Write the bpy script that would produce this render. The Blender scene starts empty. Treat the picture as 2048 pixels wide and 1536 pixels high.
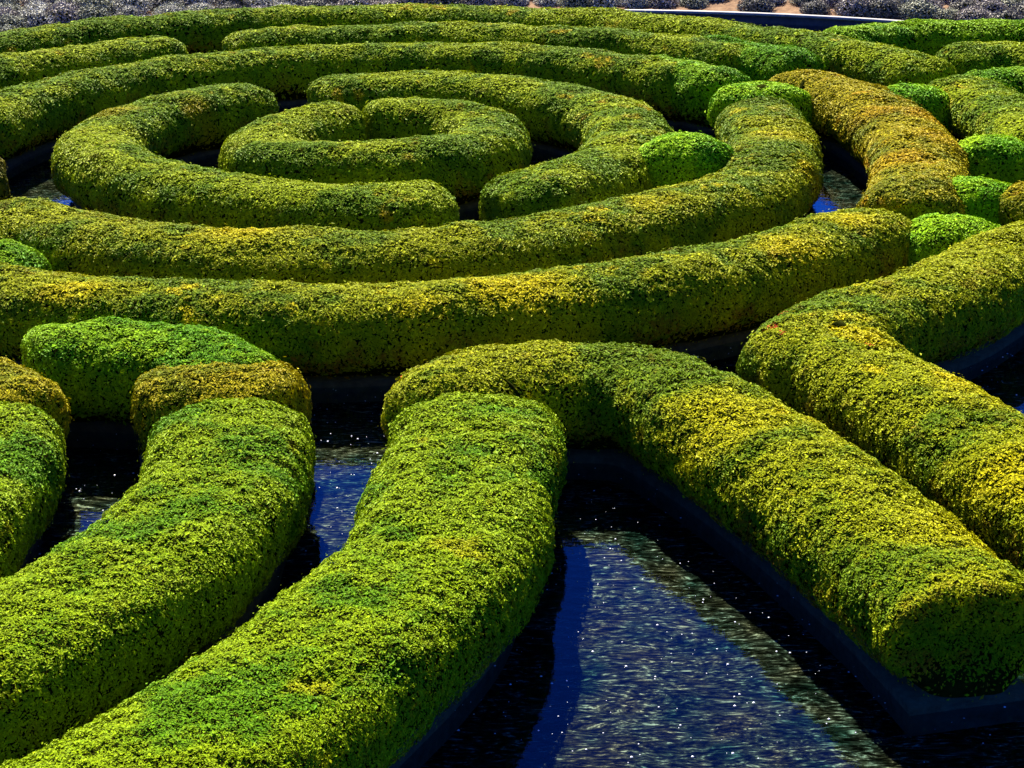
import bpy, math, random
import numpy as np
from mathutils import Vector, Matrix
SC = bpy.context.scene
COL = SC.collection
rng = np.random.default_rng(11)

# ------------------------------------------------------------------ helpers
def tag(o, label=None, cat=None, group=None, kind=None):
    if label: o['label'] = label
    if cat: o['category'] = cat
    if group: o['group'] = group
    if kind: o['kind'] = kind
    return o

def link(name, me, parent=None):
    o = bpy.data.objects.new(name, me); COL.objects.link(o)
    if parent is not None: o.parent = parent
    return o

def empty(name, loc):
    o = bpy.data.objects.new(name, None); COL.objects.link(o)
    o.location = loc; o.empty_display_size = .2
    return o

def mesh_np(name, verts, quads, mats=(), mat_idx=None, colors=None, smooth=False, tris=None):
    """verts (n,3); quads (m,4) and/or tris (k,3); per-face colours (m+k,3)"""
    me = bpy.data.meshes.new(name)
    verts = np.asarray(verts, np.float32)
    me.vertices.add(len(verts)); me.vertices.foreach_set('co', verts.ravel())
    parts = []; starts = []; tot = 0; nq = 0; nt = 0
    if quads is not None and len(quads):
        quads = np.asarray(quads, np.int32); nq = len(quads)
        parts.append(quads.ravel()); starts.append(np.arange(nq, dtype=np.int32)*4); tot = nq*4
    if tris is not None and len(tris):
        tris = np.asarray(tris, np.int32); nt = len(tris)
        parts.append(tris.ravel()); starts.append(tot+np.arange(nt, dtype=np.int32)*3); tot += nt*3
    me.loops.add(tot); me.loops.foreach_set('vertex_index', np.concatenate(parts))
    me.polygons.add(nq+nt); me.polygons.foreach_set('loop_start', np.concatenate(starts))
    if mat_idx is not None: me.polygons.foreach_set('material_index', np.asarray(mat_idx, np.int32))
    if smooth is not False:
        s = np.ones(nq+nt, bool) if smooth is True else np.asarray(smooth, bool)
        me.polygons.foreach_set('use_smooth', s)
    me.update(calc_edges=True)
    if colors is not None:
        a = me.attributes.new('tint', 'FLOAT_COLOR', 'FACE')
        c = np.ones((nq+nt, 4), np.float32); c[:, :3] = colors
        a.data.foreach_set('color', c.ravel())
    for m in mats: me.materials.append(m)
    return me

# value noise, vectorised
_T = np.random.default_rng(5).random(4096).astype(np.float32)
def _h(ix, iy, iz, s):
    return _T[((ix*73856093) ^ (iy*19349663) ^ (iz*83492791) ^ (s*2654435)) & 4095]
def vnoise(P, freq, seed=0):
    Q = P*freq; I = np.floor(Q).astype(np.int64); F = Q-I; F = F*F*(3-2*F)
    x, y, z = I.T; u, v, w = F.T; r = 0
    for dx in (0, 1):
        for dy in (0, 1):
            for dz in (0, 1):
                r = r + _h(x+dx, y+dy, z+dz, seed)*(u if dx else 1-u)*(v if dy else 1-v)*(w if dz else 1-w)
    return r
def fbm(P, freq, seed=0, oct=3):
    a = 0; n = 0
    for k in range(oct):
        a = a+vnoise(P, freq*2**k, seed+k*7)*.5**k; n += .5**k
    return a/n

# ------------------------------------------------------------------ materials
def new_mat(name):
    m = bpy.data.materials.new(name); m.use_nodes = True
    nt = m.node_tree; nt.nodes.clear()
    out = nt.nodes.new('ShaderNodeOutputMaterial')
    return m, nt, out
def nd(nt, typ, **kw):
    n = nt.nodes.new(typ)
    for k, v in kw.items():
        if k in n.inputs: n.inputs[k].default_value = v
        else: setattr(n, k, v)
    return n
def ramp(nt, src, stops):
    r = nt.nodes.new('ShaderNodeValToRGB'); e = r.color_ramp.elements
    while len(e) < len(stops): e.new(.5)
    for el, (p, c) in zip(e, stops): el.position = p; el.color = (*c, 1)
    nt.links.new(src, r.inputs['Fac']); return r

def leaf_material():
    m, nt, out = new_mat('azalea_leaf')
    at = nd(nt, 'ShaderNodeAttribute', attribute_name='tint')
    p = nd(nt, 'ShaderNodeBsdfPrincipled', Roughness=.60)
    p.inputs['Specular IOR Level'].default_value = .02
    nt.links.new(at.outputs['Color'], p.inputs['Base Color'])
    tr = nd(nt, 'ShaderNodeBsdfTranslucent')
    mul = nd(nt, 'ShaderNodeMixRGB', blend_type='MULTIPLY'); mul.inputs[0].default_value = 1
    mul.inputs[2].default_value = (1.3, 1.2, .3, 1)
    nt.links.new(at.outputs['Color'], mul.inputs[1]); nt.links.new(mul.outputs[0], tr.inputs['Color'])
    mx = nd(nt, 'ShaderNodeMixShader'); mx.inputs[0].default_value = .07
    nt.links.new(p.outputs[0], mx.inputs[1]); nt.links.new(tr.outputs[0], mx.inputs[2])
    nt.links.new(mx.outputs[0], out.inputs[0]); return m
def simple_noise_mat(name, stops, scale, rough=.9, spec=.2, detail=6, bump=0, bscale=None, stretch=None):
    m, nt, out = new_mat(name)
    tc = nd(nt, 'ShaderNodeTexCoord'); vec = tc.outputs['Object']
    if stretch:
        mp = nd(nt, 'ShaderNodeMapping'); mp.inputs['Scale'].default_value = stretch
        nt.links.new(vec, mp.inputs[0]); vec = mp.outputs[0]
    n = nd(nt, 'ShaderNodeTexNoise', Scale=scale, Detail=detail, Roughness=.65)
    nt.links.new(vec, n.inputs['Vector'])
    r = ramp(nt, n.outputs['Fac'], stops)
    p = nd(nt, 'ShaderNodeBsdfPrincipled', Roughness=rough); p.inputs['Specular IOR Level'].default_value = spec
    nt.links.new(r.outputs[0], p.inputs['Base Color'])
    if bump:
        n2 = nd(nt, 'ShaderNodeTexNoise', Scale=bscale or scale*3, Detail=4); nt.links.new(vec, n2.inputs['Vector'])
        b = nd(nt, 'ShaderNodeBump', Strength=bump, Distance=.02); nt.links.new(n2.outputs['Fac'], b.inputs['Height'])
        nt.links.new(b.outputs[0], p.inputs['Normal'])
    nt.links.new(p.outputs[0], out.inputs[0]); return m

M_LEAF = leaf_material()
M_TWIG = simple_noise_mat('inner_twigs', [(.3, (.006, .007, .001)), (.7, (.022, .026, .003))], 30, 1.0, 0.0)
M_CURB = simple_noise_mat('planter_slate', [(.3, (.042, .037, .017)), (.7, (.085, .076, .036))], 14, .8, .05, bump=.3, bscale=60)
M_COPING = simple_noise_mat('limestone_coping', [(.3, (.20, .19, .165)), (.7, (.32, .305, .27))], 5, .8, .3, bump=.2, bscale=40)
M_WALL = simple_noise_mat('pool_wall_stone', [(.3, (.03, .028, .03)), (.7, (.07, .065, .06))], 9, .7, .3)
M_SOIL = simple_noise_mat('terracotta_soil', [(.3, (.06, .03, .015)), (.5, (.16, .085, .035)), (.75, (.24, .15, .075))], 6, .95, .1, detail=10, bump=.8, bscale=30)

def floor_material():
    m, nt, out = new_mat('pool_bed')
    tc = nd(nt, 'ShaderNodeTexCoord')
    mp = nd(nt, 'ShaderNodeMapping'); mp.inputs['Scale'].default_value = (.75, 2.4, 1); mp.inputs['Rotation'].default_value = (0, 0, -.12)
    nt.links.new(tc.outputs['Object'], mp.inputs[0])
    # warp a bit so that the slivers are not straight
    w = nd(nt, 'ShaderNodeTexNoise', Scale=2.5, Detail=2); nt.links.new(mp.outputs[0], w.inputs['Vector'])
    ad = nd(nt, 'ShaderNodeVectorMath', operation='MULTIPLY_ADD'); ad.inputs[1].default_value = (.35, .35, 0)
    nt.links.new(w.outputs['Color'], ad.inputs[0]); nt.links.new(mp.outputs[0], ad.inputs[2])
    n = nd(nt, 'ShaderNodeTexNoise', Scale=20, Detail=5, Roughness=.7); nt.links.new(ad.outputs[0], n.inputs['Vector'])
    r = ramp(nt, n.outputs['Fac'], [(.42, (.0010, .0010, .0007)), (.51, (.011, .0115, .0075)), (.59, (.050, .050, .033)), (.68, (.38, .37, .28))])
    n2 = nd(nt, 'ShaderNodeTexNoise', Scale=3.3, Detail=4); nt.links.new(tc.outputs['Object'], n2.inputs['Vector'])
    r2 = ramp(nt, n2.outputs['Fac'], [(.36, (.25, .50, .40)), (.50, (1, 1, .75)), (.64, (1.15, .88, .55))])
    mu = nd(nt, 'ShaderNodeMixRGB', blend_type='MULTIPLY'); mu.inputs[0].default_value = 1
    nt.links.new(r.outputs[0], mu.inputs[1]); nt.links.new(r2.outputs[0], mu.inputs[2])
    p = nd(nt, 'ShaderNodeBsdfPrincipled', Roughness=1.0); p.inputs['Specular IOR Level'].default_value = 0
    nt.links.new(mu.outputs[0], p.inputs['Base Color']); nt.links.new(p.outputs[0], out.inputs[0]); return m
def water_material():
    m, nt, out = new_mat('still_water')
    tc = nd(nt, 'ShaderNodeTexCoord')
    mp = nd(nt, 'ShaderNodeMapping'); mp.inputs['Scale'].default_value = (1, 2.2, 1)
    nt.links.new(tc.outputs['Object'], mp.inputs[0])
    n = nd(nt, 'ShaderNodeTexNoise', Scale=5, Detail=3, Roughness=.55); nt.links.new(mp.outputs[0], n.inputs['Vector'])
    b = nd(nt, 'ShaderNodeBump', Strength=.09, Distance=.02); nt.links.new(n.outputs['Fac'], b.inputs['Height'])
    lw = nd(nt, 'ShaderNodeLayerWeight', Blend=.5); nt.links.new(b.outputs[0], lw.inputs['Normal'])
    pw = nd(nt, 'ShaderNodeMath', operation='POWER'); pw.inputs[1].default_value = 5; nt.links.new(lw.outputs['Facing'], pw.inputs[0])
    fr = nd(nt, 'ShaderNodeMath', operation='MULTIPLY_ADD'); fr.inputs[1].default_value = .98; fr.inputs[2].default_value = .02; nt.links.new(pw.outputs[0], fr.inputs[0])
    gl = nd(nt, 'ShaderNodeBsdfGlossy', Roughness=.02); nt.links.new(b.outputs[0], gl.inputs['Normal'])
    tr = nd(nt, 'ShaderNodeBsdfTransparent'); tr.inputs['Color'].default_value = (.62, .76, .80, 1)
    mx = nd(nt, 'ShaderNodeMixShader'); nt.links.new(fr.outputs[0], mx.inputs[0])
    nt.links.new(tr.outputs[0], mx.inputs[1]); nt.links.new(gl.outputs[0], mx.inputs[2])
    nt.links.new(mx.outputs[0], out.inputs[0]); return m
M_BED = floor_material(); M_WATER = water_material()

# ------------------------------------------------------------------ colours of the foliage (base colours, albedo)
PAL = {  # green, yellow-green, golden, rust, dark
 'olive':  dict(g=(.078, .135, .001), y=(.190, .230, .001), o=(.28, .20, .001), r=(.15, .06, .004), gy=.46, po=.05, pr=.10, k=1.42),
 'golden': dict(g=(.078, .130, .001), y=(.205, .220, .001), o=(.40, .33, .001), r=(.16, .055, .004), gy=.45, po=.06, pr=.17, k=1.34),
 'orange': dict(g=(.110, .125, .001), y=(.230, .195, .001), o=(.34, .20, .001), r=(.20, .07, .004), gy=.43, po=.08, pr=.06, k=1.4),
 'bright': dict(g=(.060, .155, .001), y=(.135, .230, .001), o=(.17, .25, .001), r=(.10, .12, .004), gy=.50, po=.04, pr=.0, k=1.5),
 'bright2':dict(g=(.060, .140, .001), y=(.155, .215, .001), o=(.21, .21, .001), r=(.13, .10, .004), gy=.415, po=.06, pr=.03, k=1.38),
 'lime': dict(g=(.070, .175, .001), y=(.150, .250, .001), o=(.18, .26, .001), r=(.10, .12, .004), gy=.49, po=.03, pr=.0, k=1.75),
 'brown':  dict(g=(.080, .080, .002), y=(.140, .120, .002), o=(.20, .11, .002), r=(.14, .06, .004), gy=.5, po=.3, pr=.2, k=1.3),
}
SPOTS = [(1.93, 14.3, 0.5, 0.9), (0.07, 14.2, 0.55, 0.9), (0.51, 14.06, 0.3, 0.7), (3.12, 16.22, 0.35, 0.9), (2.42, 15.43, 0.4, 0.8), (1.37, 11.36, 0.5, 0.45), (4.73, 19.57, 0.5, 0.5), (4.02, 18.68, 0.4, 0.6), (4.22, 20.85, 0.35, 0.7), (4.7, 20.7, 0.4, 0.8), (-2.43, 16.02, 0.5, 0.8), (-3.53, 14.28, 0.3, 0.8), (-3.66, 21.64, 0.3, 0.8), (-4.57, 21.11, 0.35, 0.6), (2.91, 19.63, 0.5, 0.5), (3.23, 11.79, 0.5, 0.45), (3.08, 10.42, 0.4, 0.7), (2.67, 9.71, 0.5, 0.35), (2.62, 12.94, 0.25, 0.8), (-0.68, 13.83, 0.35, 0.7), (1.32, 16.96, 0.35, 0.5)]
REDS = [(1.97, 13.29, 0.055), (1.87, 13.64, 0.04), (2.12, 13.66, 0.05), (2.04, 13.13, 0.04), (-0.81, 12.57, 0.05), (2.63, 12.79, 0.04)]
def leaf_colors(P, pal, n):
    """P world positions; patches of older, yellower and rusty growth as broad noise, each leaf its own jitter"""
    q = PAL[pal]; A = {k: np.array(q[k], np.float32) for k in 'gyor'}
    a = fbm(P, 1.3, 3)*.6+fbm(P, 5, 9, 2)*.4
    ty = np.clip((a-q['gy']+.06)/.14, 0, 1)+rng.normal(0, .20, n)
    ty = np.clip(ty, 0, 1)[:, None]
    C = A['g']*(1-ty)+A['y']*ty
    b = fbm(P, 1.9, 31)*.55+fbm(P, 7, 41, 2)*.45
    to = np.clip((b-(.66-.32*q['po']))/.10, 0, 1)
    for (sx, sy, sr, s) in SPOTS:
        d = np.hypot(P[:, 0]-sx, P[:, 1]-sy)+.25*(fbm(P, 4, 51, 2)-.5)
        to = np.maximum(to, s*np.clip((sr-d)/(.6*sr), 0, 1))
    to = np.clip(to*rng.uniform(.5, 1.05, n), 0, .9)[:, None]
    C = C*(1-to)+A['o']*to
    c = fbm(P, 2.6, 71)*.5+fbm(P, 9, 81, 2)*.5
    low = np.clip((.52-P[:, 2])/.35, 0, 1)          # old wood and bronzed leaves sit low on the flanks
    trr = np.clip((c+.20*low-(.66-.30*q['pr']))/.09, 0, 1)*(.35+.65*low)
    trr = np.clip(trr*rng.uniform(0, 1.2, n), 0, .85)[:, None]
    C = C*(1-trr)+A['r']*trr
    for (sx, sy, sr) in REDS:                         # the odd red shoot
        d = np.hypot(P[:, 0]-sx, P[:, 1]-sy)
        m = (d < sr*rng.uniform(.3, 1.2, n)) & (rng.random(n) < .6)
        C[m] = np.array([.34, .05, .012])
    C = C*q['k']*rng.lognormal(0, .16, n)[:, None]
    return C.astype(np.float32)

# ------------------------------------------------------------------ hedges
PROF_N = 26
def frames(P):
    P = np.array(P, float)
    L = np.r_[0, np.cumsum(np.linalg.norm(np.diff(P, axis=0), axis=1))]
    return P, L
def hedge_surface(P, w, h, rd, n=2.45, step=.09):
    """swept loaf: superelliptic section, rounded in plan at both ends -> grid of points"""
    P, L = frames(P); T = L[-1]
    Ra, Rb = min(rd[0], T*.46), min(rd[1], T*.46)
    ea = 1-np.cos(np.linspace(0, math.pi/2, 9))
    mid = np.arange(Ra+step, T-Rb-step*.5, step)
    s = np.concatenate([Ra*ea, mid, T-Rb*ea[::-1]])
    Q = np.stack([np.interp(s, L, P[:, 0]), np.interp(s, L, P[:, 1])], 1)
    # tangent from a slightly wider window, smooths corners
    a = np.clip(s-.12, 0, T); b = np.clip(s+.12, 0, T)
    t = np.stack([np.interp(b, L, P[:, 0])-np.interp(a, L, P[:, 0]), np.interp(b, L, P[:, 1])-np.interp(a, L, P[:, 1])], 1)
    t /= np.linalg.norm(t, axis=1, keepdims=True)+1e-9
    N = np.stack([-t[:, 1], t[:, 0]], 1)
    e = np.clip(np.minimum(s/Ra, (T-s)/Rb), 0, 1)
    ww = w/2*(1-(1-e)**2.6)**(1/2.6)
    rr = np.where(s/Ra < (T-s)/Rb, Ra, Rb)
    hh = h*(1-.22*np.clip(rr/.42, .25, 1.2)*(1-e)**2.2)
    ph = np.linspace(0, math.pi, PROF_N)
    c, sn = np.cos(ph), np.sin(ph)
    X = np.sign(c)*np.abs(c)**(2/n); Z = .46+.54*np.abs(sn)**(2/n)
    lo = np.linspace(0, 1, 8)[:-1]       # below the widest line the flanks tuck in towards the ground
    Xl = .56+.44*np.sin(lo*math.pi/2)**1.1; Zl = .46*lo
    X = np.concatenate([Xl, X, -Xl[::-1]]); Z = np.concatenate([Zl, Z, Zl[::-1]])
    G = np.zeros((len(s), len(X), 3))
    G[..., 0] = Q[:, None, 0]+N[:, None, 0]*X[None]*ww[:, None]
    G[..., 1] = Q[:, None, 1]+N[:, None, 1]*X[None]*ww[:, None]
    G[..., 2] = .04+(hh[:, None]-.04)*Z[None]
    return G
def grid_faces(m, n):
    i = np.arange(m-1)[:, None]*n+np.arange(n-1)[None]
    return np.stack([i, i+n, i+n+1, i+1], -1).reshape(-1, 4)
def round_outline(P, half):
    P = np.array(P, float); L = np.r_[0, np.cumsum(np.linalg.norm(np.diff(P, axis=0), axis=1))]; T = L[-1]
    Rr = min(.42, T*.46); e0 = Rr*(1-np.cos(np.linspace(0, math.pi/2, 7)))
    s = np.concatenate([e0, np.arange(Rr+.2, T-Rr-.1, .2), T-e0[::-1]])
    a = np.clip(s-.12, 0, T); b = np.clip(s+.12, 0, T)
    q = lambda v: np.stack([np.interp(v, L, P[:, 0]), np.interp(v, L, P[:, 1])], 1)
    t = q(b)-q(a); t /= np.linalg.norm(t, axis=1, keepdims=True)
    N = np.stack([-t[:, 1], t[:, 0]], 1); e = np.clip(np.minimum(s, T-s)/Rr, 0, 1)
    ww = (half*(1-(1-e)**2.6)**(1/2.6))[:, None]; C = q(s)
    ww[0] = ww[-1] = .05
    return C+N*ww, C-N*ww
def plan_outline(P, half, ext):
    """footprint of the planter: the centre line offset both ways, square ends"""
    P = np.array(P, float)
    d0 = P[0]-P[1]; d0 /= np.linalg.norm(d0); d1 = P[-1]-P[-2]; d1 /= np.linalg.norm(d1)
    P = np.vstack([P[0]+d0*ext, P, P[-1]+d1*ext])
    T = np.gradient(P, axis=0); T /= np.linalg.norm(T, axis=1, keepdims=True)+1e-9
    N = np.stack([-T[:, 1], T[:, 0]], 1)
    return P+N*half, P-N*half
hedge_count = 0
NLEAF = 0
def make_hedge(P, w, h, pal, rd, sq, label, cat='hedge', group=None):
    global hedge_count, NLEAF
    hedge_count += 1
    base = np.array(P, float).mean(0)
    root = empty('bush' if cat == 'bush' else 'hedge', (base[0], base[1], 0))
    tag(root, label, cat, group)
    G = hedge_surface(P, w, h, rd, 3.1 if pal == 'bright2' else 2.45)
    m, n = G.shape[:2]
    V = G.reshape(-1, 3)
    F = grid_faces(m, n)
    # outward bumps
    v0, v1, v2, v3 = (V[F[:, k]] for k in range(4))
    fn = np.cross(v2-v0, v3-v1); area2 = np.linalg.norm(fn, axis=1); ok = area2 > 1e-9
    fnu = fn/(area2[:, None]+1e-12)
    cen = (v0+v1+v2+v3)/4
    axis = np.array([np.interp(0, [0], [0])]*3)
    sgn = np.sign(np.sum(fnu*np.stack([np.zeros(len(cen)), np.zeros(len(cen)), np.ones(len(cen))], 1), 1))
    # orient: faces whose centre is on top must look up; consistent winding, so one vote decides
    if np.sum(fn[:, 2]) < 0: F = F[:, ::-1]; fn = -fn; fnu = -fnu
    vn = np.zeros_like(V)
    for k in range(4): np.add.at(vn, F[:, k], fn)
    vn /= np.linalg.norm(vn, axis=1, keepdims=True)+1e-9
    V = V+vn*((fbm(V, 1.5, 113, 2)-.5)*.07+(fbm(V, 2.6, 13, 3)-.5)*.08+(fbm(V, 7, 23, 2)-.5)*.045)[:, None]
    V[:, 2] = np.maximum(V[:, 2], .03)
    # ---- leaves: sampled over the shell by area
    a, b, c, d = (V[F[:, k]] for k in range(4))
    area = .5*(np.linalg.norm(np.cross(b-a, c-a), axis=1)+np.linalg.norm(np.cross(c-a, d-a), axis=1))
    dist = np.hypot(cen[:, 0], cen[:, 1])
    size = .0158*(np.maximum(dist, 7.5)/9)**.70
    if pal.startswith('bright') and False: size = size*.92
    dens = np.where(dist > 13, 3.9, 3.1)/size**2
    # leafing thins low down: old wood shows, dark core stands in for shade
    dens = dens*np.clip((cen[:, 2]-.13+.14*(fbm(cen, 4, 61, 2)-.5))/.20, .04, 1)
    cnt = rng.poisson(area*dens)
    idx = np.repeat(np.arange(len(F)), cnt); K = len(idx); NLEAF += K
    u = rng.random(K)[:, None]; v = rng.random(K)[:, None]
    pos = (a[idx]*(1-u)+b[idx]*u)*(1-v)+(d[idx]*(1-u)+c[idx]*u)*v
    nn = fnu[idx]; sz = size[idx]*rng.lognormal(0, .32, K)
    # clumpy depth: tufts stand proud, hollows between them go dark
    tuft = fbm(pos, 16, 91, 2)
    pos = pos+nn*((tuft-.5)*.050*np.clip(11/dist[idx], .35, 1)+rng.uniform(-.008, .010, K))[:, None]
    strag = rng.random(K) < .006
    pos[strag] += nn[strag]*rng.uniform(.010, .040, strag.sum())[:, None]
    # leaf frame
    up = nn*1.0+np.array([0, 0, .22])+rng.normal(0, 1, (K, 3))*(.22*np.clip(12/dist[idx], .6, 1))[:, None]
    up /= np.linalg.norm(up, axis=1, keepdims=True)
    r = rng.normal(0, 1, (K, 3)); t = r-np.sum(r*up, 1, keepdims=True)*up; t /= np.linalg.norm(t, axis=1, keepdims=True)
    s2 = np.cross(up, t)
    Lh = (sz*.62)[:, None]; Wh = (sz*.31)[:, None]
    p0 = pos-t*Lh; p2 = pos+t*Lh-up*Lh*.25; p1 = pos+s2*Wh+up*Wh*.25; p3 = pos-s2*Wh+up*Wh*.25
    LV = np.stack([p0, p1, p2, p3], 1).reshape(-1, 3)
    LV[:, 2] = np.maximum(LV[:, 2], .02)
    LF = np.arange(K*4).reshape(-1, 4)
    col = leaf_colors(pos, pal, K)
    core = V-vn*.03
    off = np.array([base[0], base[1], 0])
    nv = len(core)
    AV = np.vstack([core, LV])-off
    AF = np.vstack([F, LF+nv])
    mi = np.r_[np.ones(len(F), np.int32), np.zeros(K, np.int32)]
    cc = np.vstack([np.zeros((len(F), 3)), col])
    me = mesh_np('foliage', AV, AF, (M_LEAF, M_TWIG), mi, cc, smooth=mi.astype(bool))
    link('foliage', me, root)
    # ---- planter edge: a low slate kerb round the bed
    A, B = plan_outline(P, w/2-.15, .0) if sq else round_outline(P, w/2-.18)
    top = .030+.0010*(hedge_count % 31); k = len(A)
    ring = np.vstack([A, B[::-1]]); nr = len(ring)
    VV = np.vstack([np.c_[ring, np.full(nr, top)], np.c_[ring, np.full(nr, -.16)]])-off
    Q = [[i, (i+1) % nr, (i+1) % nr+nr, i+nr] for i in range(nr)]
    Q += [[i, nr-1-i, nr-2-i, i+1] for i in range(k-1)]
    pe = mesh_np('planter_edge', VV, np.array(Q), (M_CURB,))
    link('planter_edge', pe, root)
    return root

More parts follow.
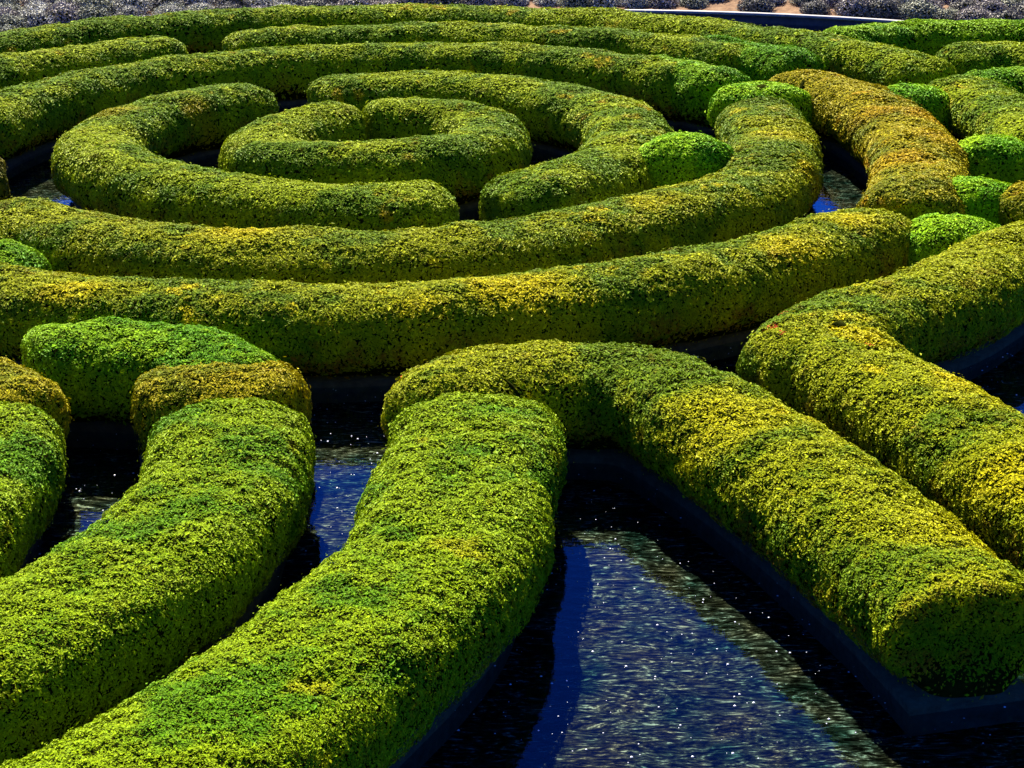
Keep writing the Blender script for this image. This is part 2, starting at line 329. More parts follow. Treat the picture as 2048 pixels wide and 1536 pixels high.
HEDGES = [
([(-1.71, 21.53), (-1.41, 21.57), (-1.11, 21.53), (-0.83, 21.41), (-0.6, 21.22), (-0.42, 20.98), (-0.3, 20.71), (-0.25, 20.43), (-0.26, 20.15), (-0.34, 19.89), (-0.48, 19.67), (-0.66, 19.51), (-0.87, 19.39), (-1.07, 19.33), (-1.26, 19.3), (-1.44, 19.29), (-1.62, 19.27), (-1.8, 19.27), (-2.0, 19.28), (-2.21, 19.34), (-2.41, 19.45), (-2.57, 19.62), (-2.67, 19.83), (-2.71, 20.06), (-2.69, 20.3), (-2.62, 20.52), (-2.52, 20.73), (-2.39, 20.93), (-2.23, 21.12), (-2.03, 21.28), (-1.79, 21.41)], 0.98, 0.715, 'olive', (0.3, 0.26), False, 'innermost ring of clipped azalea, curled round on itself at the centre of the maze', 'hedge', 'maze hedges'),
([(-2.96, 22.7), (-3.19, 22.58), (-3.41, 22.44), (-3.62, 22.28), (-3.82, 22.09), (-4.0, 21.9), (-4.15, 21.68), (-4.29, 21.45), (-4.4, 21.2), (-4.48, 20.95), (-4.53, 20.68), (-4.55, 20.41), (-4.54, 20.15), (-4.5, 19.89), (-4.43, 19.63), (-4.33, 19.39), (-4.22, 19.16), (-4.08, 18.95), (-3.93, 18.75), (-3.77, 18.57), (-3.6, 18.4), (-3.42, 18.24), (-3.23, 18.1), (-3.04, 17.98), (-2.84, 17.86), (-2.63, 17.75), (-2.42, 17.66), (-2.2, 17.58), (-1.98, 17.52), (-1.74, 17.48), (-1.51, 17.45), (-1.27, 17.44), (-1.03, 17.46), (-0.79, 17.5), (-0.55, 17.56)], 1.02, 0.715, 'olive', (0.42, 0.42), False, 'C-shaped hedge with a yellow patch, wrapping the left side of the innermost ring', 'hedge', 'maze hedges'),
([(-2.51, 22.89), (-2.26, 22.96), (-2.01, 23.02), (-1.75, 23.06), (-1.48, 23.08), (-1.22, 23.08), (-0.95, 23.06), (-0.68, 23.01), (-0.42, 22.94), (-0.17, 22.84), (0.08, 22.71), (0.31, 22.56), (0.52, 22.39), (0.71, 22.19), (0.88, 21.97), (1.03, 21.74), (1.15, 21.49), (1.24, 21.24), (1.3, 20.98), (1.34, 20.71), (1.36, 20.45), (1.35, 20.18), (1.32, 19.92), (1.27, 19.67), (1.21, 19.42), (1.12, 19.18), (1.01, 18.95), (0.89, 18.73), (0.75, 18.52), (0.59, 18.32), (0.42, 18.14), (0.23, 17.97), (0.02, 17.83), (-0.19, 17.71)], 1.07, 0.715, 'olive', (0.42, 0.42), False, 'hook-shaped hedge wrapping the right side of the innermost ring', 'hedge', 'maze hedges'),
([(-6.25, 20.95), (-6.22, 21.21), (-6.18, 21.48), (-6.12, 21.74), (-6.05, 22.0), (-5.96, 22.26), (-5.86, 22.51), (-5.74, 22.75), (-5.6, 22.99), (-5.45, 23.22), (-5.29, 23.44), (-5.11, 23.66), (-4.92, 23.86), (-4.71, 24.05), (-4.5, 24.23), (-4.27, 24.39), (-4.04, 24.54), (-3.79, 24.68), (-3.54, 24.81), (-3.28, 24.92), (-3.02, 25.01), (-2.75, 25.09), (-2.47, 25.16), (-2.19, 25.21), (-1.91, 25.25), (-1.63, 25.27), (-1.34, 25.27), (-1.06, 25.26), (-0.77, 25.23), (-0.49, 25.18), (-0.21, 25.12), (0.06, 25.04), (0.33, 24.95), (0.6, 24.84), (0.85, 24.71), (1.1, 24.56), (1.34, 24.4), (1.57, 24.23), (1.78, 24.04), (1.98, 23.84), (2.17, 23.62), (2.34, 23.39)], 1.0, 0.715, 'olive', (0.42, 0.42), False, 'long curved hedge passing behind the two hedges that wrap the centre ring', 'hedge', 'maze hedges'),
([(1.86, 24.2), (2.13, 23.91), (2.37, 23.61), (2.58, 23.28), (2.76, 22.93)], 0.98, 0.715, 'bright', (0.14, 0.35), False, 'bright green stub closing the right end of the third curved hedge behind the centre', 'hedge', 'bright green links'),
([(2.94, 21.68), (2.94, 21.43), (2.93, 21.19), (2.93, 20.95), (2.92, 20.71), (2.91, 20.47), (2.9, 20.23), (2.88, 19.99), (2.85, 19.75), (2.83, 19.51), (2.79, 19.27), (2.75, 19.03), (2.69, 18.79), (2.63, 18.56), (2.54, 18.33), (2.44, 18.12), (2.32, 17.91), (2.18, 17.71), (2.02, 17.53), (1.84, 17.37), (1.65, 17.22), (1.45, 17.08), (1.26, 16.94), (1.07, 16.79), (0.88, 16.64), (0.68, 16.5), (0.48, 16.37), (0.27, 16.24), (0.06, 16.13), (-0.16, 16.03), (-0.39, 15.95), (-0.62, 15.87), (-0.85, 15.81), (-1.09, 15.77), (-1.33, 15.73), (-1.57, 15.71), (-1.81, 15.71), (-2.05, 15.72), (-2.29, 15.75), (-2.53, 15.79), (-2.77, 15.85), (-3.0, 15.92), (-3.22, 16.0), (-3.44, 16.1), (-3.66, 16.21), (-3.87, 16.33), (-4.07, 16.46), (-4.27, 16.6), (-4.45, 16.76), (-4.63, 16.92), (-4.8, 17.09), (-4.97, 17.26)], 1.06, 0.715, 'golden', (0.14, 0.42), False, 'golden flecked hedge below the centre rings, curling up at its right end', 'hedge', 'maze hedges'),
([(2.71, 22.0), (2.81, 22.18), (2.92, 22.36), (3.07, 22.49), (3.21, 22.37), (3.28, 22.18), (3.35, 21.98)], 0.95, 0.715, 'lime', (0.35, 0.35), False, 'bright green rounded stub on the raised right end of the sweeping third ring', 'hedge', 'bright green links'),
([(-6.03, 18.84), (-5.79, 18.89), (-5.56, 18.97), (-5.34, 19.07)], 1.0, 0.715, 'brown', (0.42, 0.42), False, 'brownish hedge tip at the left edge, left of the C-shaped hedge', 'hedge', 'maze hedges'),
([(-7.73, 22.37), (-7.64, 22.63), (-7.54, 22.88), (-7.43, 23.14), (-7.31, 23.38), (-7.17, 23.62), (-7.03, 23.86), (-6.87, 24.09), (-6.71, 24.31), (-6.53, 24.52), (-6.35, 24.73), (-6.16, 24.93), (-5.95, 25.12), (-5.74, 25.3), (-5.53, 25.47), (-5.3, 25.63), (-5.07, 25.78), (-4.83, 25.93), (-4.59, 26.06)], 1.0, 0.715, 'olive', (0.42, 0.42), False, 'hedge from the upper left edge ending in a rounded tip before a gap', 'hedge', 'maze hedges'),
([(-4.06, 26.3), (-3.81, 26.4), (-3.56, 26.48), (-3.31, 26.56), (-3.05, 26.62), (-2.8, 26.68), (-2.54, 26.72), (-2.27, 26.76), (-2.01, 26.79), (-1.75, 26.8), (-1.48, 26.81), (-1.22, 26.81), (-0.95, 26.8), (-0.69, 26.77), (-0.43, 26.74), (-0.16, 26.7), (0.1, 26.65), (0.36, 26.58), (0.61, 26.51), (0.87, 26.43), (1.12, 26.34), (1.36, 26.23), (1.61, 26.12), (1.84, 25.99), (2.08, 25.86), (2.3, 25.71), (2.52, 25.56), (2.74, 25.4), (2.94, 25.22), (3.14, 25.04), (3.33, 24.85)], 1.0, 0.715, 'olive', (0.42, 0.42), False, 'hedge starting right of the upper left gap, second from the back', 'hedge', 'maze hedges'),
([(2.64, 25.7), (2.89, 25.51), (3.12, 25.3), (3.35, 25.08), (3.56, 24.85), (3.76, 24.6), (3.95, 24.35)], 0.98, 0.715, 'bright', (0.14, 0.35), False, 'bright green stub at the right end of the second hedge from the back', 'hedge', 'bright green links'),
([(3.34, 22.91), (3.5, 23.02), (3.69, 23.04), (3.85, 22.93), (3.97, 22.77), (4.06, 22.59), (4.13, 22.4), (4.19, 22.21), (4.25, 22.02), (4.29, 21.82), (4.33, 21.63), (4.36, 21.43), (4.38, 21.23), (4.4, 21.03), (4.42, 20.83), (4.43, 20.63), (4.43, 20.43), (4.43, 20.23), (4.43, 20.03), (4.41, 19.83), (4.39, 19.63), (4.37, 19.43), (4.34, 19.23), (4.31, 19.04), (4.28, 18.84), (4.24, 18.64), (4.2, 18.45), (4.15, 18.25), (4.1, 18.06), (4.05, 17.87), (3.98, 17.68), (3.92, 17.49), (3.84, 17.3), (3.76, 17.12)], 1.05, 0.715, 'orange', (0.42, 0.3), True, 'broad orange tinged hedge curving down on the right beyond a dark slot of water', 'hedge', 'maze hedges'),
([(3.55, 16.8), (3.4, 16.62), (3.24, 16.44), (3.08, 16.27), (2.91, 16.11), (2.74, 15.95), (2.56, 15.79), (2.38, 15.65), (2.2, 15.51), (2.01, 15.37), (1.81, 15.24), (1.62, 15.12), (1.42, 15.0), (1.21, 14.89), (1.01, 14.79), (0.8, 14.7), (0.58, 14.61), (0.37, 14.53), (0.15, 14.46), (-0.07, 14.4), (-0.3, 14.34), (-0.52, 14.29), (-0.75, 14.25), (-0.98, 14.22), (-1.21, 14.2), (-1.44, 14.18), (-1.67, 14.18), (-1.91, 14.18), (-2.14, 14.19), (-2.37, 14.21), (-2.6, 14.24), (-2.83, 14.28), (-3.06, 14.33), (-3.29, 14.38), (-3.51, 14.45), (-3.73, 14.52), (-3.95, 14.6), (-4.17, 14.7), (-4.38, 14.79), (-4.59, 14.9), (-4.8, 15.02), (-5.0, 15.14), (-5.2, 15.27), (-5.39, 15.41), (-5.58, 15.55), (-5.76, 15.71), (-5.93, 15.87), (-6.11, 16.03)], 1.05, 0.715, 'golden', (0.42, 0.42), False, 'long yellow patched hedge spanning the picture below the sweeping third ring', 'hedge', 'maze hedges'),
([(-9.22, 22.18), (-9.18, 22.45), (-9.12, 22.71), (-9.06, 22.98), (-8.99, 23.24), (-8.91, 23.51), (-8.81, 23.77), (-8.71, 24.02), (-8.6, 24.28), (-8.48, 24.53), (-8.35, 24.78), (-8.21, 25.02), (-8.06, 25.26), (-7.9, 25.49), (-7.73, 25.72), (-7.55, 25.94), (-7.36, 26.15), (-7.17, 26.36), (-6.96, 26.56), (-6.75, 26.75), (-6.53, 26.93), (-6.3, 27.11), (-6.07, 27.27), (-5.83, 27.43), (-5.58, 27.57), (-5.33, 27.71), (-5.07, 27.84), (-4.81, 27.95), (-4.54, 28.06), (-4.27, 28.15), (-3.99, 28.24), (-3.72, 28.31), (-3.44, 28.38), (-3.15, 28.43), (-2.87, 28.47), (-2.59, 28.5), (-2.3, 28.53), (-2.02, 28.54), (-1.73, 28.54), (-1.44, 28.53), (-1.16, 28.51), (-0.88, 28.48), (-0.59, 28.44), (-0.32, 28.39), (-0.04, 28.33), (0.24, 28.26), (0.51, 28.18), (0.78, 28.1), (1.04, 28.0), (1.3, 27.89), (1.56, 27.78), (1.81, 27.66), (2.06, 27.52), (2.3, 27.38), (2.54, 27.24), (2.77, 27.08), (2.99, 26.92), (3.21, 26.75), (3.42, 26.57), (3.63, 26.38), (3.83, 26.19), (4.02, 25.99), (4.2, 25.79), (4.38, 25.57), (4.54, 25.36), (4.7, 25.14), (4.85, 24.91), (5.0, 24.68), (5.13, 24.44), (5.25, 24.2), (5.37, 23.96), (5.47, 23.71)], 1.05, 0.715, 'olive', (0.42, 0.42), False, 'backmost long hedge arching across the top in front of the grey shrubs', 'hedge', 'maze hedges'),
([(5.37, 22.5), (5.53, 22.7), (5.64, 22.56), (5.72, 22.32), (5.76, 22.07), (5.79, 21.81), (5.82, 21.56), (5.83, 21.3), (5.85, 21.04), (5.87, 20.79), (5.88, 20.53), (5.89, 20.27), (5.9, 20.02), (5.91, 19.76), (5.92, 19.51)], 1.05, 0.715, 'olive', (0.42, 0.42), False, 'olive hedge at the upper right edge curving down behind the small bright bushes', 'hedge', 'maze hedges'),
([(-0.44, 11.93), (-0.42, 12.19), (-0.36, 12.44), (-0.15, 12.58), (0.1, 12.62), (0.36, 12.63), (0.61, 12.62), (0.86, 12.56), (1.06, 12.4), (1.2, 12.18), (1.32, 11.96), (1.44, 11.73), (1.55, 11.49), (1.66, 11.26), (1.76, 11.02), (1.86, 10.79), (1.95, 10.54), (2.04, 10.3), (2.12, 10.06), (2.21, 9.81), (2.29, 9.57), (2.36, 9.32), (2.43, 9.07), (2.49, 8.82)], 1.02, 0.715, 'golden', (0.3, 0.11), True, 'large hedge arching from the centre front to a square corner at lower right', 'hedge', 'maze hedges'),
([(8.33, 18.81), (8.15, 18.68), (7.97, 18.55), (7.79, 18.42), (7.61, 18.3), (7.43, 18.17), (7.25, 18.04), (7.07, 17.91), (6.9, 17.78), (6.72, 17.64), (6.55, 17.51), (6.38, 17.37), (6.21, 17.23), (6.04, 17.09), (5.87, 16.95), (5.7, 16.8), (5.54, 16.66), (5.37, 16.52), (5.2, 16.37), (5.04, 16.23), (4.87, 16.09), (4.7, 15.94), (4.54, 15.79), (4.39, 15.63), (4.25, 15.46), (4.12, 15.28), (3.99, 15.1), (3.86, 14.93), (3.72, 14.75), (3.57, 14.59), (3.41, 14.44), (3.24, 14.3), (3.07, 14.17), (2.9, 14.03), (2.74, 13.88), (2.6, 13.71), (2.46, 13.53), (2.33, 13.36), (2.22, 13.17), (2.38, 13.07), (2.5, 12.89), (2.57, 12.68), (2.66, 12.47), (2.75, 12.27), (2.83, 12.07), (2.92, 11.87), (2.99, 11.66), (3.06, 11.45), (3.14, 11.24), (3.2, 11.04), (3.27, 10.83), (3.34, 10.62), (3.4, 10.4), (3.46, 10.19), (3.52, 9.98), (3.58, 9.77), (3.64, 9.56), (3.7, 9.34)], 1.05, 0.715, 'golden', (0.42, 0.42), True, 'V-shaped hedge at the right with a blunt point and red leaves', 'hedge', 'maze hedges'),
([(-0.29, 11.85), (-0.25, 11.6), (-0.23, 11.35), (-0.26, 11.1), (-0.3, 10.85), (-0.34, 10.6), (-0.35, 10.35), (-0.36, 10.09), (-0.4, 9.84), (-0.45, 9.6), (-0.53, 9.36), (-0.63, 9.12), (-0.73, 8.89), (-0.84, 8.67), (-0.95, 8.44), (-1.07, 8.21), (-1.2, 8.0), (-1.33, 7.78), (-1.47, 7.57), (-1.61, 7.36), (-1.76, 7.16), (-1.92, 6.96), (-2.09, 6.78), (-2.26, 6.59)], 1.16, 0.715, 'bright2', (0.17, 0.42), False, 'largest lime green hedge sweeping from the centre to the bottom left corner', 'hedge', 'front lime hedges'),
([(-1.94, 11.81), (-1.9, 11.56), (-1.87, 11.31), (-1.86, 11.06), (-1.86, 10.81), (-1.86, 10.56), (-1.89, 10.31), (-1.94, 10.07), (-2.0, 9.82), (-2.08, 9.59), (-2.19, 9.36), (-2.31, 9.14), (-2.44, 8.92), (-2.57, 8.71), (-2.7, 8.5), (-2.85, 8.29), (-2.99, 8.09)], 1.1, 0.715, 'bright2', (0.18, 0.42), False, 'lime green hedge left of the centre bending down to the left edge', 'hedge', 'front lime hedges'),
([(-3.62, 11.71), (-3.57, 11.45), (-3.51, 11.2), (-3.48, 10.94), (-3.48, 10.68), (-3.48, 10.42), (-3.49, 10.16), (-3.5, 9.9), (-3.53, 9.65), (-3.6, 9.4), (-3.71, 9.17), (-3.83, 8.94)], 1.08, 0.715, 'bright2', (0.22, 0.42), False, 'lime green hedge end at the left edge beside the small blue triangle of water', 'hedge', 'front lime hedges'),
([(-2.68, 12.28), (-2.46, 12.34), (-2.24, 12.37), (-2.01, 12.36), (-1.78, 12.32), (-1.57, 12.24)], 0.92, 0.68, 'orange', (0.25, 0.25), False, 'short olive brown hedge stub wedged between lime hedge and grass green hedge', 'hedge', 'bronzed stubs'),
([(-4.36, 12.73), (-4.17, 12.63), (-3.99, 12.51), (-3.81, 12.38), (-3.66, 12.23), (-3.54, 12.05), (-3.42, 11.88)], 0.9, 0.715, 'orange', (0.25, 0.25), False, 'olive brown hedge stub at the left edge above the lime hedge end', 'hedge', 'bronzed stubs'),
([(-3.67, 13.17), (-3.48, 13.25), (-3.28, 13.26), (-3.07, 13.24), (-2.87, 13.21), (-2.68, 13.17), (-2.49, 13.09), (-2.32, 12.97), (-2.19, 12.81), (-2.1, 12.64), (-2.01, 12.45)], 1.0, 0.71, 'bright', (0.25, 0.3), False, 'grass green hedge at left front bending down towards the olive brown stub', 'hedge', 'bright green links'),
([(1.29, 19.07), (1.81, 19.07), (2.34, 19.07)], 0.98, 0.84, 'lime', (0.5, 0.5), False, 'round bright green bush filling the channel right of the hook-shaped hedge', 'bush', 'small bright bushes'),
([(-5.07, 15.55), (-4.57, 15.55), (-4.07, 15.55)], 0.9, 0.7, 'bright', (0.5, 0.5), False, 'bright green bush cut by the left edge between two long front hedges', 'bush', 'small bright bushes'),
([(4.43, 22.23), (4.9, 22.23), (5.38, 22.23)], 0.85, 0.7, 'lime', (0.5, 0.5), False, 'bright green bush beyond the orange tinged hedge at the upper right', 'bush', 'small bright bushes'),
([(4.76, 19.53), (5.23, 19.53), (5.71, 19.53)], 0.9, 0.7, 'lime', (0.5, 0.5), False, 'bright green bush touching the outer bulge of the orange tinged hedge', 'bush', 'small bright bushes'),
([(4.13, 17.68), (4.55, 17.68), (4.98, 17.68)], 0.85, 0.7, 'lime', (0.5, 0.5), False, 'dome-like bright green bush, middle of the column of three at the right', 'bush', 'small bright bushes'),
([(3.54, 16.29), (4.05, 16.29), (4.56, 16.29)], 0.95, 0.7, 'lime', (0.5, 0.5), False, 'bright green bush against the right end of the long yellow patched hedge', 'bush', 'small bright bushes'),
([(4.72, 17.33), (5.07, 17.33), (5.42, 17.33)], 0.8, 0.7, 'orange', (0.5, 0.5), False, 'small brownish bush at the right edge beside the dome-like green bush', 'bush', 'bronzed stubs'),
([(4.54, 25.91), (4.67, 26.12), (4.83, 26.32), (5.04, 26.46), (5.27, 26.56), (5.51, 26.64), (5.76, 26.68), (6.01, 26.71), (6.26, 26.72), (6.51, 26.74), (6.76, 26.76), (7.01, 26.78), (7.26, 26.74), (7.5, 26.66), (7.74, 26.58), (7.97, 26.48), (8.19, 26.36), (8.39, 26.21), (8.58, 26.04), (8.76, 25.86), (8.93, 25.67), (9.1, 25.49), (9.28, 25.31)], 1.0, 0.715, 'bright', (0.42, 0.42), False, 'bright green hedge farthest back at the upper right, along the pale coping', 'hedge', 'upper right hedges'),
([(5.83, 24.72), (6.06, 24.83), (6.3, 24.91), (6.55, 24.94), (6.79, 24.85), (7.01, 24.72), (7.22, 24.57), (7.42, 24.4), (7.57, 24.2), (7.69, 23.98), (7.79, 23.74), (7.89, 23.5), (7.98, 23.26), (8.07, 23.02), (8.16, 22.78)], 1.0, 0.715, 'olive', (0.42, 0.42), False, 'green hedge at the upper right edge, second from the back there', 'hedge', 'upper right hedges'),
([(5.74, 22.88), (5.94, 23.04), (6.15, 23.19), (6.39, 23.28), (6.61, 23.13), (6.79, 22.95), (6.94, 22.74), (7.05, 22.5), (7.12, 22.25), (7.17, 22.0), (7.21, 21.74), (7.25, 21.48), (7.29, 21.23)], 0.95, 0.715, 'bright', (0.42, 0.42), False, 'light green hedge at the upper right edge just behind the olive curve', 'hedge', 'upper right hedges')]
for (P, w, h, pal, rd, sq, label, cat, group) in HEDGES:
    make_hedge(P, w, h, pal, rd, sq, label, cat, group)

# ------------------------------------------------------------------ pool, water, ground
PC = (.7, 18.95)
def pool_r(t):
    s = math.sin(t)
    return 12.5 if s >= 0 else 12.5+3.5*(-s)**1.5
NS = 256
TH = [2*math.pi*i/NS for i in range(NS)]
def pool_ring(dr, z): return [(PC[0]+(pool_r(t)+dr)*math.cos(t), PC[1]+(pool_r(t)+dr)*math.sin(t), z) for t in TH]
def disc(name, dr, z, mat, label=None):
    V = pool_ring(dr, z)+[(PC[0], PC[1], z)]
    me = mesh_np(name, V, None, (mat,), tris=[[i, (i+1) % NS, NS] for i in range(NS)])
    return tag(link(name, me), kind='structure')
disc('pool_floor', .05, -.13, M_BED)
disc('water', .02, 0.0, M_WATER)
def lathe_rings(rings, closed=True):
    V = [p for r in rings for p in r]; m = len(rings)
    Q = []
    for j in range(m if closed else m-1):
        k = (j+1) % m
        Q += [[j*NS+i, j*NS+(i+1) % NS, k*NS+(i+1) % NS, k*NS+i] for i in range(NS)]
    return V, Q
root = empty('pool_wall', (PC[0], PC[1]+12.5, 0)); tag(root, 'low curved stone wall with pale coping round the dark pool', 'pool wall')
off = np.array([PC[0], PC[1]+12.5, 0])
V, Q = lathe_rings([pool_ring(0, -.2), pool_ring(0, .125), pool_ring(.30, .125), pool_ring(.30, -.2)])
link('wall_face', mesh_np('wall_face', np.array(V)-off, Q, (M_WALL,)), root)
V, Q = lathe_rings([pool_ring(-.03, .128), pool_ring(-.03, .168), pool_ring(.09, .168), pool_ring(.09, .128)])
link('coping', mesh_np('coping', np.array(V)-off, Q, (M_COPING,)), root)

# ground: one sheet out to the horizon, gently rising behind the pool like the bowl of a terraced garden
def gz(x, y, r):
    e = max(0, r-.3)
    return .13+.10*min(e, 30)*(1 if y > PC[1] else 0.0)*min(1, max(0, (y-PC[1])/8))+.0
rr = [.31, .6, 1.0, 1.6, 2.4, 3.4, 5, 7.5, 11, 18, 30, 60, 120, 260, 600]
G = []
for dr in rr:
    G.append([(x, y, gz(x, y, dr)+(.02*math.sin(3*x)*math.cos(2.3*y) if dr > .5 else 0)) for x, y, _ in pool_ring(dr, 0)])
V, Q = lathe_rings(G, closed=False)
tag(link('ground', mesh_np('ground', V, Q, (M_SOIL,), smooth=True)), kind='structure')

# ------------------------------------------------------------------ lavender-grey shrubs in the bed behind the pool
M_GREY = None
def grey_material():
    m, nt, out = new_mat('grey_leaf')
    at = nd(nt, 'ShaderNodeAttribute', attribute_name='tint')
    p = nd(nt, 'ShaderNodeBsdfPrincipled', Roughness=.7); p.inputs['Specular IOR Level'].default_value = .2
    nt.links.new(at.outputs['Color'], p.inputs['Base Color']); nt.links.new(p.outputs[0], out.inputs[0]); return m
M_GREY = grey_material()
def shrub_mesh(seed, tone):
    g = np.random.default_rng(seed); K = 1500
    d = g.normal(0, 1, (K, 3)); d[:, 2] = np.abs(d[:, 2])*.9+.05; d /= np.linalg.norm(d, axis=1, keepdims=True)
    lump = .78+.35*fbm(d+seed, 2.4, seed, 2)
    rad = lump*g.uniform(.72, 1.08, K)
    P = d*rad[:, None]*np.array([.34, .34, .30])
    up = d+g.normal(0, .35, (K, 3)); up /= np.linalg.norm(up, axis=1, keepdims=True)
    r = g.normal(0, 1, (K, 3)); t = np.cross(up, r); t /= np.linalg.norm(t, axis=1, keepdims=True)
    # spiky upright sprigs
    L = g.uniform(.025, .05, K)[:, None]; W = g.uniform(.008, .014, K)[:, None]
    V = np.stack([P-t*W, P+up*L*.4-t*W*.6, P+up*L, P+up*L*.4+t*W], 1).reshape(-1, 3)
    V2 = np.stack([P-t*L*.5, P+np.cross(up, t)*W, P+t*L*.5, P-np.cross(up, t)*W], 1).reshape(-1, 3)
    A = np.vstack([V, V2]); F = np.arange(len(A)).reshape(-1, 4)
    base = np.array(tone)
    c = np.vstack([base*g.lognormal(0, .45, K)[:, None]*(.6+.6*g.random(K))[:, None]]*2)
    # woody dark heart
    u = np.linspace(0, 2*math.pi, 13)[:-1]
    H = []; 
    for z, rd in ((.0, .20), (.10, .25), (.19, .18), (.23, .04)): H += [(rd*math.cos(a), rd*math.sin(a), z) for a in u]
    HV = np.array(H); hf = []
    for j in range(3): hf += [[j*12+i, j*12+(i+1) % 12, (j+1)*12+(i+1) % 12, (j+1)*12+i] for i in range(12)]
    nv = len(A)
    me = mesh_np('grey_shrub', np.vstack([A, HV]), np.vstack([F, np.array(hf)+nv]), (M_GREY, M_TWIG),
                 np.r_[np.zeros(len(F), int), np.ones(len(hf), int)], np.vstack([c, np.zeros((len(hf), 3))]))
    return me
TONES = [('grey_purple', (.27, .235, .18)), ('silver', (.36, .345, .25)), ('dusky', (.16, .145, .10)), ('sage', (.24, .24, .14))]
SHR = [shrub_mesh(100+i, TONES[i % 4][1]) for i in range(8)]
SLAB = {0: 'lavender grey tufted shrub in the terracotta bed behind the pool', 1: 'silvery grey tufted shrub in the terracotta bed behind the pool',
        2: 'dusky charcoal tufted shrub in the terracotta bed behind the pool', 3: 'sage grey tufted shrub in the terracotta bed behind the pool'}
SG = {0: 'lavender grey shrubs behind the pool', 1: 'silvery shrubs behind the pool', 2: 'dusky shrubs behind the pool', 3: 'sage grey shrubs behind the pool'}
random.seed(4)
placed = 0
for row in range(9):
    dr = .62+row*.50
    n_ = 60
    y_off = random.random()
    t = math.radians(30+random.random()*2)
    while t < math.radians(150):
        R_ = 12.5+dr+random.uniform(-.12, .12)
        x = PC[0]+R_*math.cos(t); y = PC[1]+R_*math.sin(t)
        t += random.uniform(.42, .68)/R_
        if y > 34.6 or y < 25 or x > y*.36+.6 or x < -y*.32-.6: continue
        if random.random() < .07: continue
        i = random.choice([0, 0, 1, 1, 2, 3, 4, 5, 6, 7, 4, 5]); k = i % 4
        o = bpy.data.objects.new('grey_shrub', SHR[i]); COL.objects.link(o)
        o.location = (x, y, gz(x, y, dr)-.02)
        s = random.uniform(.72, 1.10); o.scale = (s, s, s*random.uniform(.7, 1.0)); o.rotation_euler = (0, 0, random.uniform(0, 6.28))
        tag(o, SLAB[k], 'shrub', SG[k]); placed += 1
print('leaves', NLEAF); print('shrubs', placed, 'hedges', hedge_count)

# ------------------------------------------------------------------ white specks: small pale raised discs scattered on the water surface
def specks():
    g = np.random.default_rng(8); K = 4200
    x = g.uniform(-5, 6, K); y = g.uniform(6.5, 18, K)
    rad = g.lognormal(math.log(.0034), .5, K).clip(.0012, .0075)
    V = []; F = []
    a = np.linspace(0, 2*math.pi, 7)[:-1]
    for k in range(K):
        b = len(V); s = rad[k]
        for q in a: V.append((x[k]+s*1.05*math.cos(q), y[k]+s*math.sin(q), .0015))
        for q in a: V.append((x[k]+s*.6*math.cos(q), y[k]+s*.6*math.sin(q), .0015+s*.45))
        F += [(b+i, b+(i+1) % 6, b+6+(i+1) % 6, b+6+i) for i in range(6)]
        F += [(b+6, b+7, b+8, b+9), (b+6, b+9, b+10, b+11)]
    m, nt, out = new_mat('white_speck')
    p = nd(nt, 'ShaderNodeBsdfPrincipled', Roughness=.5); p.inputs['Base Color'].default_value = (.55, .57, .58, 1)
    nt.links.new(p.outputs[0], out.inputs[0])
    o = link('water_specks', mesh_np('water_specks', V, F, (m,)))
    return tag(o, 'tiny white specks scattered over the open water between the hedges', 'petals', kind='stuff')
specks()

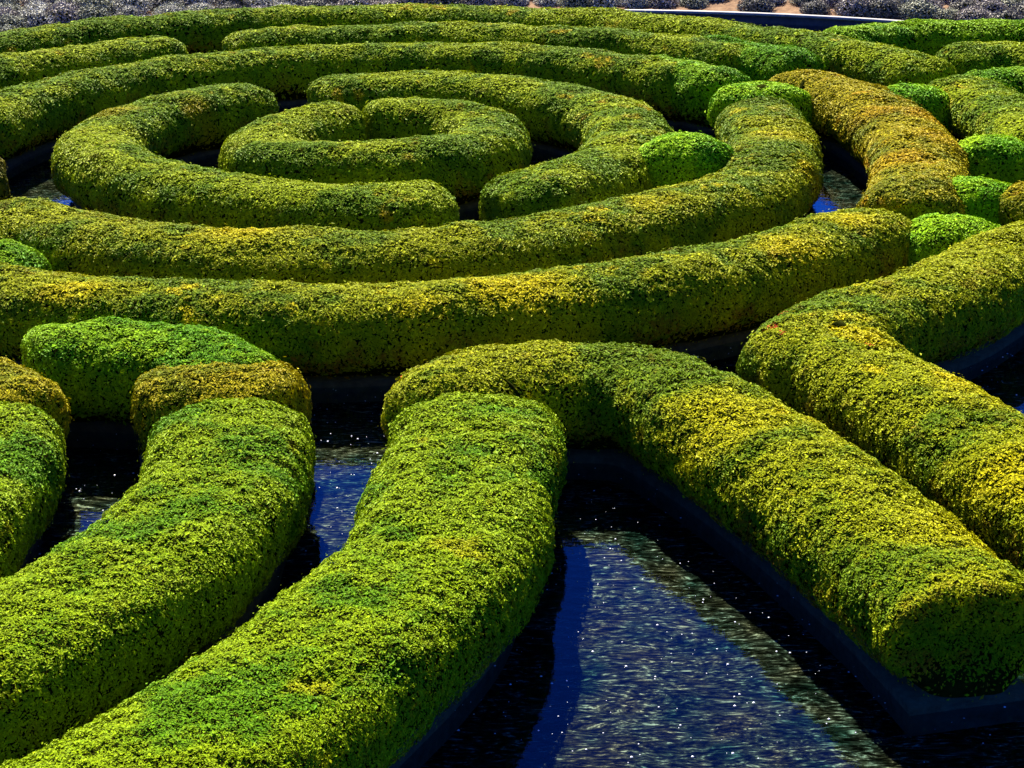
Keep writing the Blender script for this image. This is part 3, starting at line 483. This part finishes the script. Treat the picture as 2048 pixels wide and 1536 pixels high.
# ------------------------------------------------------------------ sun, sky, camera
SUN_EL, SUN_AZ = math.radians(41), math.radians(-12)   # azimuth measured from +Y towards +X
sd = bpy.data.lights.new('sun', 'SUN'); sd.energy = 5.0; sd.angle = math.radians(.5); sd.color = (1, .95, .86)
so = bpy.data.objects.new('sun', sd); COL.objects.link(so)
dirv = Vector((math.sin(SUN_AZ)*math.cos(SUN_EL), math.cos(SUN_AZ)*math.cos(SUN_EL), math.sin(SUN_EL)))
so.rotation_euler = dirv.to_track_quat('Z', 'Y').to_euler(); so.location = dirv*40

wd = bpy.data.worlds.new('World'); SC.world = wd; wd.use_nodes = True
nt = wd.node_tree; nt.nodes.clear()
sky = nt.nodes.new('ShaderNodeTexSky'); sky.sky_type = 'NISHITA'; sky.sun_disc = False
sky.sun_elevation = SUN_EL; sky.sun_rotation = SUN_AZ; sky.altitude = 800; sky.air_density = 1.0; sky.dust_density = 0.0; sky.ozone_density = 4.0
hs = nt.nodes.new('ShaderNodeHueSaturation'); hs.inputs['Saturation'].default_value = 1.3; hs.inputs['Hue'].default_value = .515
bg = nt.nodes.new('ShaderNodeBackground'); bg.inputs['Strength'].default_value = .05
wo = nt.nodes.new('ShaderNodeOutputWorld')
nt.links.new(sky.outputs[0], hs.inputs['Color']); mb = nt.nodes.new('ShaderNodeMixRGB'); mb.blend_type = 'MULTIPLY'; mb.inputs[0].default_value = 1; mb.inputs[2].default_value = (.15, .50, 1.30, 1)
nt.links.new(hs.outputs[0], mb.inputs[1]); nt.links.new(mb.outputs[0], bg.inputs['Color']); nt.links.new(bg.outputs[0], wo.inputs[0])

cam = bpy.data.cameras.new('camera'); cam.sensor_width = 36; cam.sensor_fit = 'HORIZONTAL'
cam.lens = 3700.0/2048*36; cam.clip_end = 2000; cam.clip_start = .1
co = bpy.data.objects.new('camera', cam); COL.objects.link(co)
pitch = math.radians(20.51347); roll = math.radians(.3703767)
co.matrix_world = Matrix.Translation((0, 0, 5.2)) @ Matrix.Rotation(math.pi/2-pitch, 4, 'X') @ Matrix.Rotation(-1*roll, 4, 'Z')
SC.camera = co
SC.view_settings.view_transform = 'Standard'; SC.view_settings.look = 'None'
SC.view_settings.exposure = 2.1; SC.view_settings.gamma = 1
SC.cycles.max_bounces = 6; SC.cycles.diffuse_bounces = 2; SC.cycles.glossy_bounces = 3
SC.cycles.transmission_bounces = 3; SC.cycles.transparent_max_bounces = 8
SC.cycles.caustics_reflective = False; SC.cycles.caustics_refractive = False
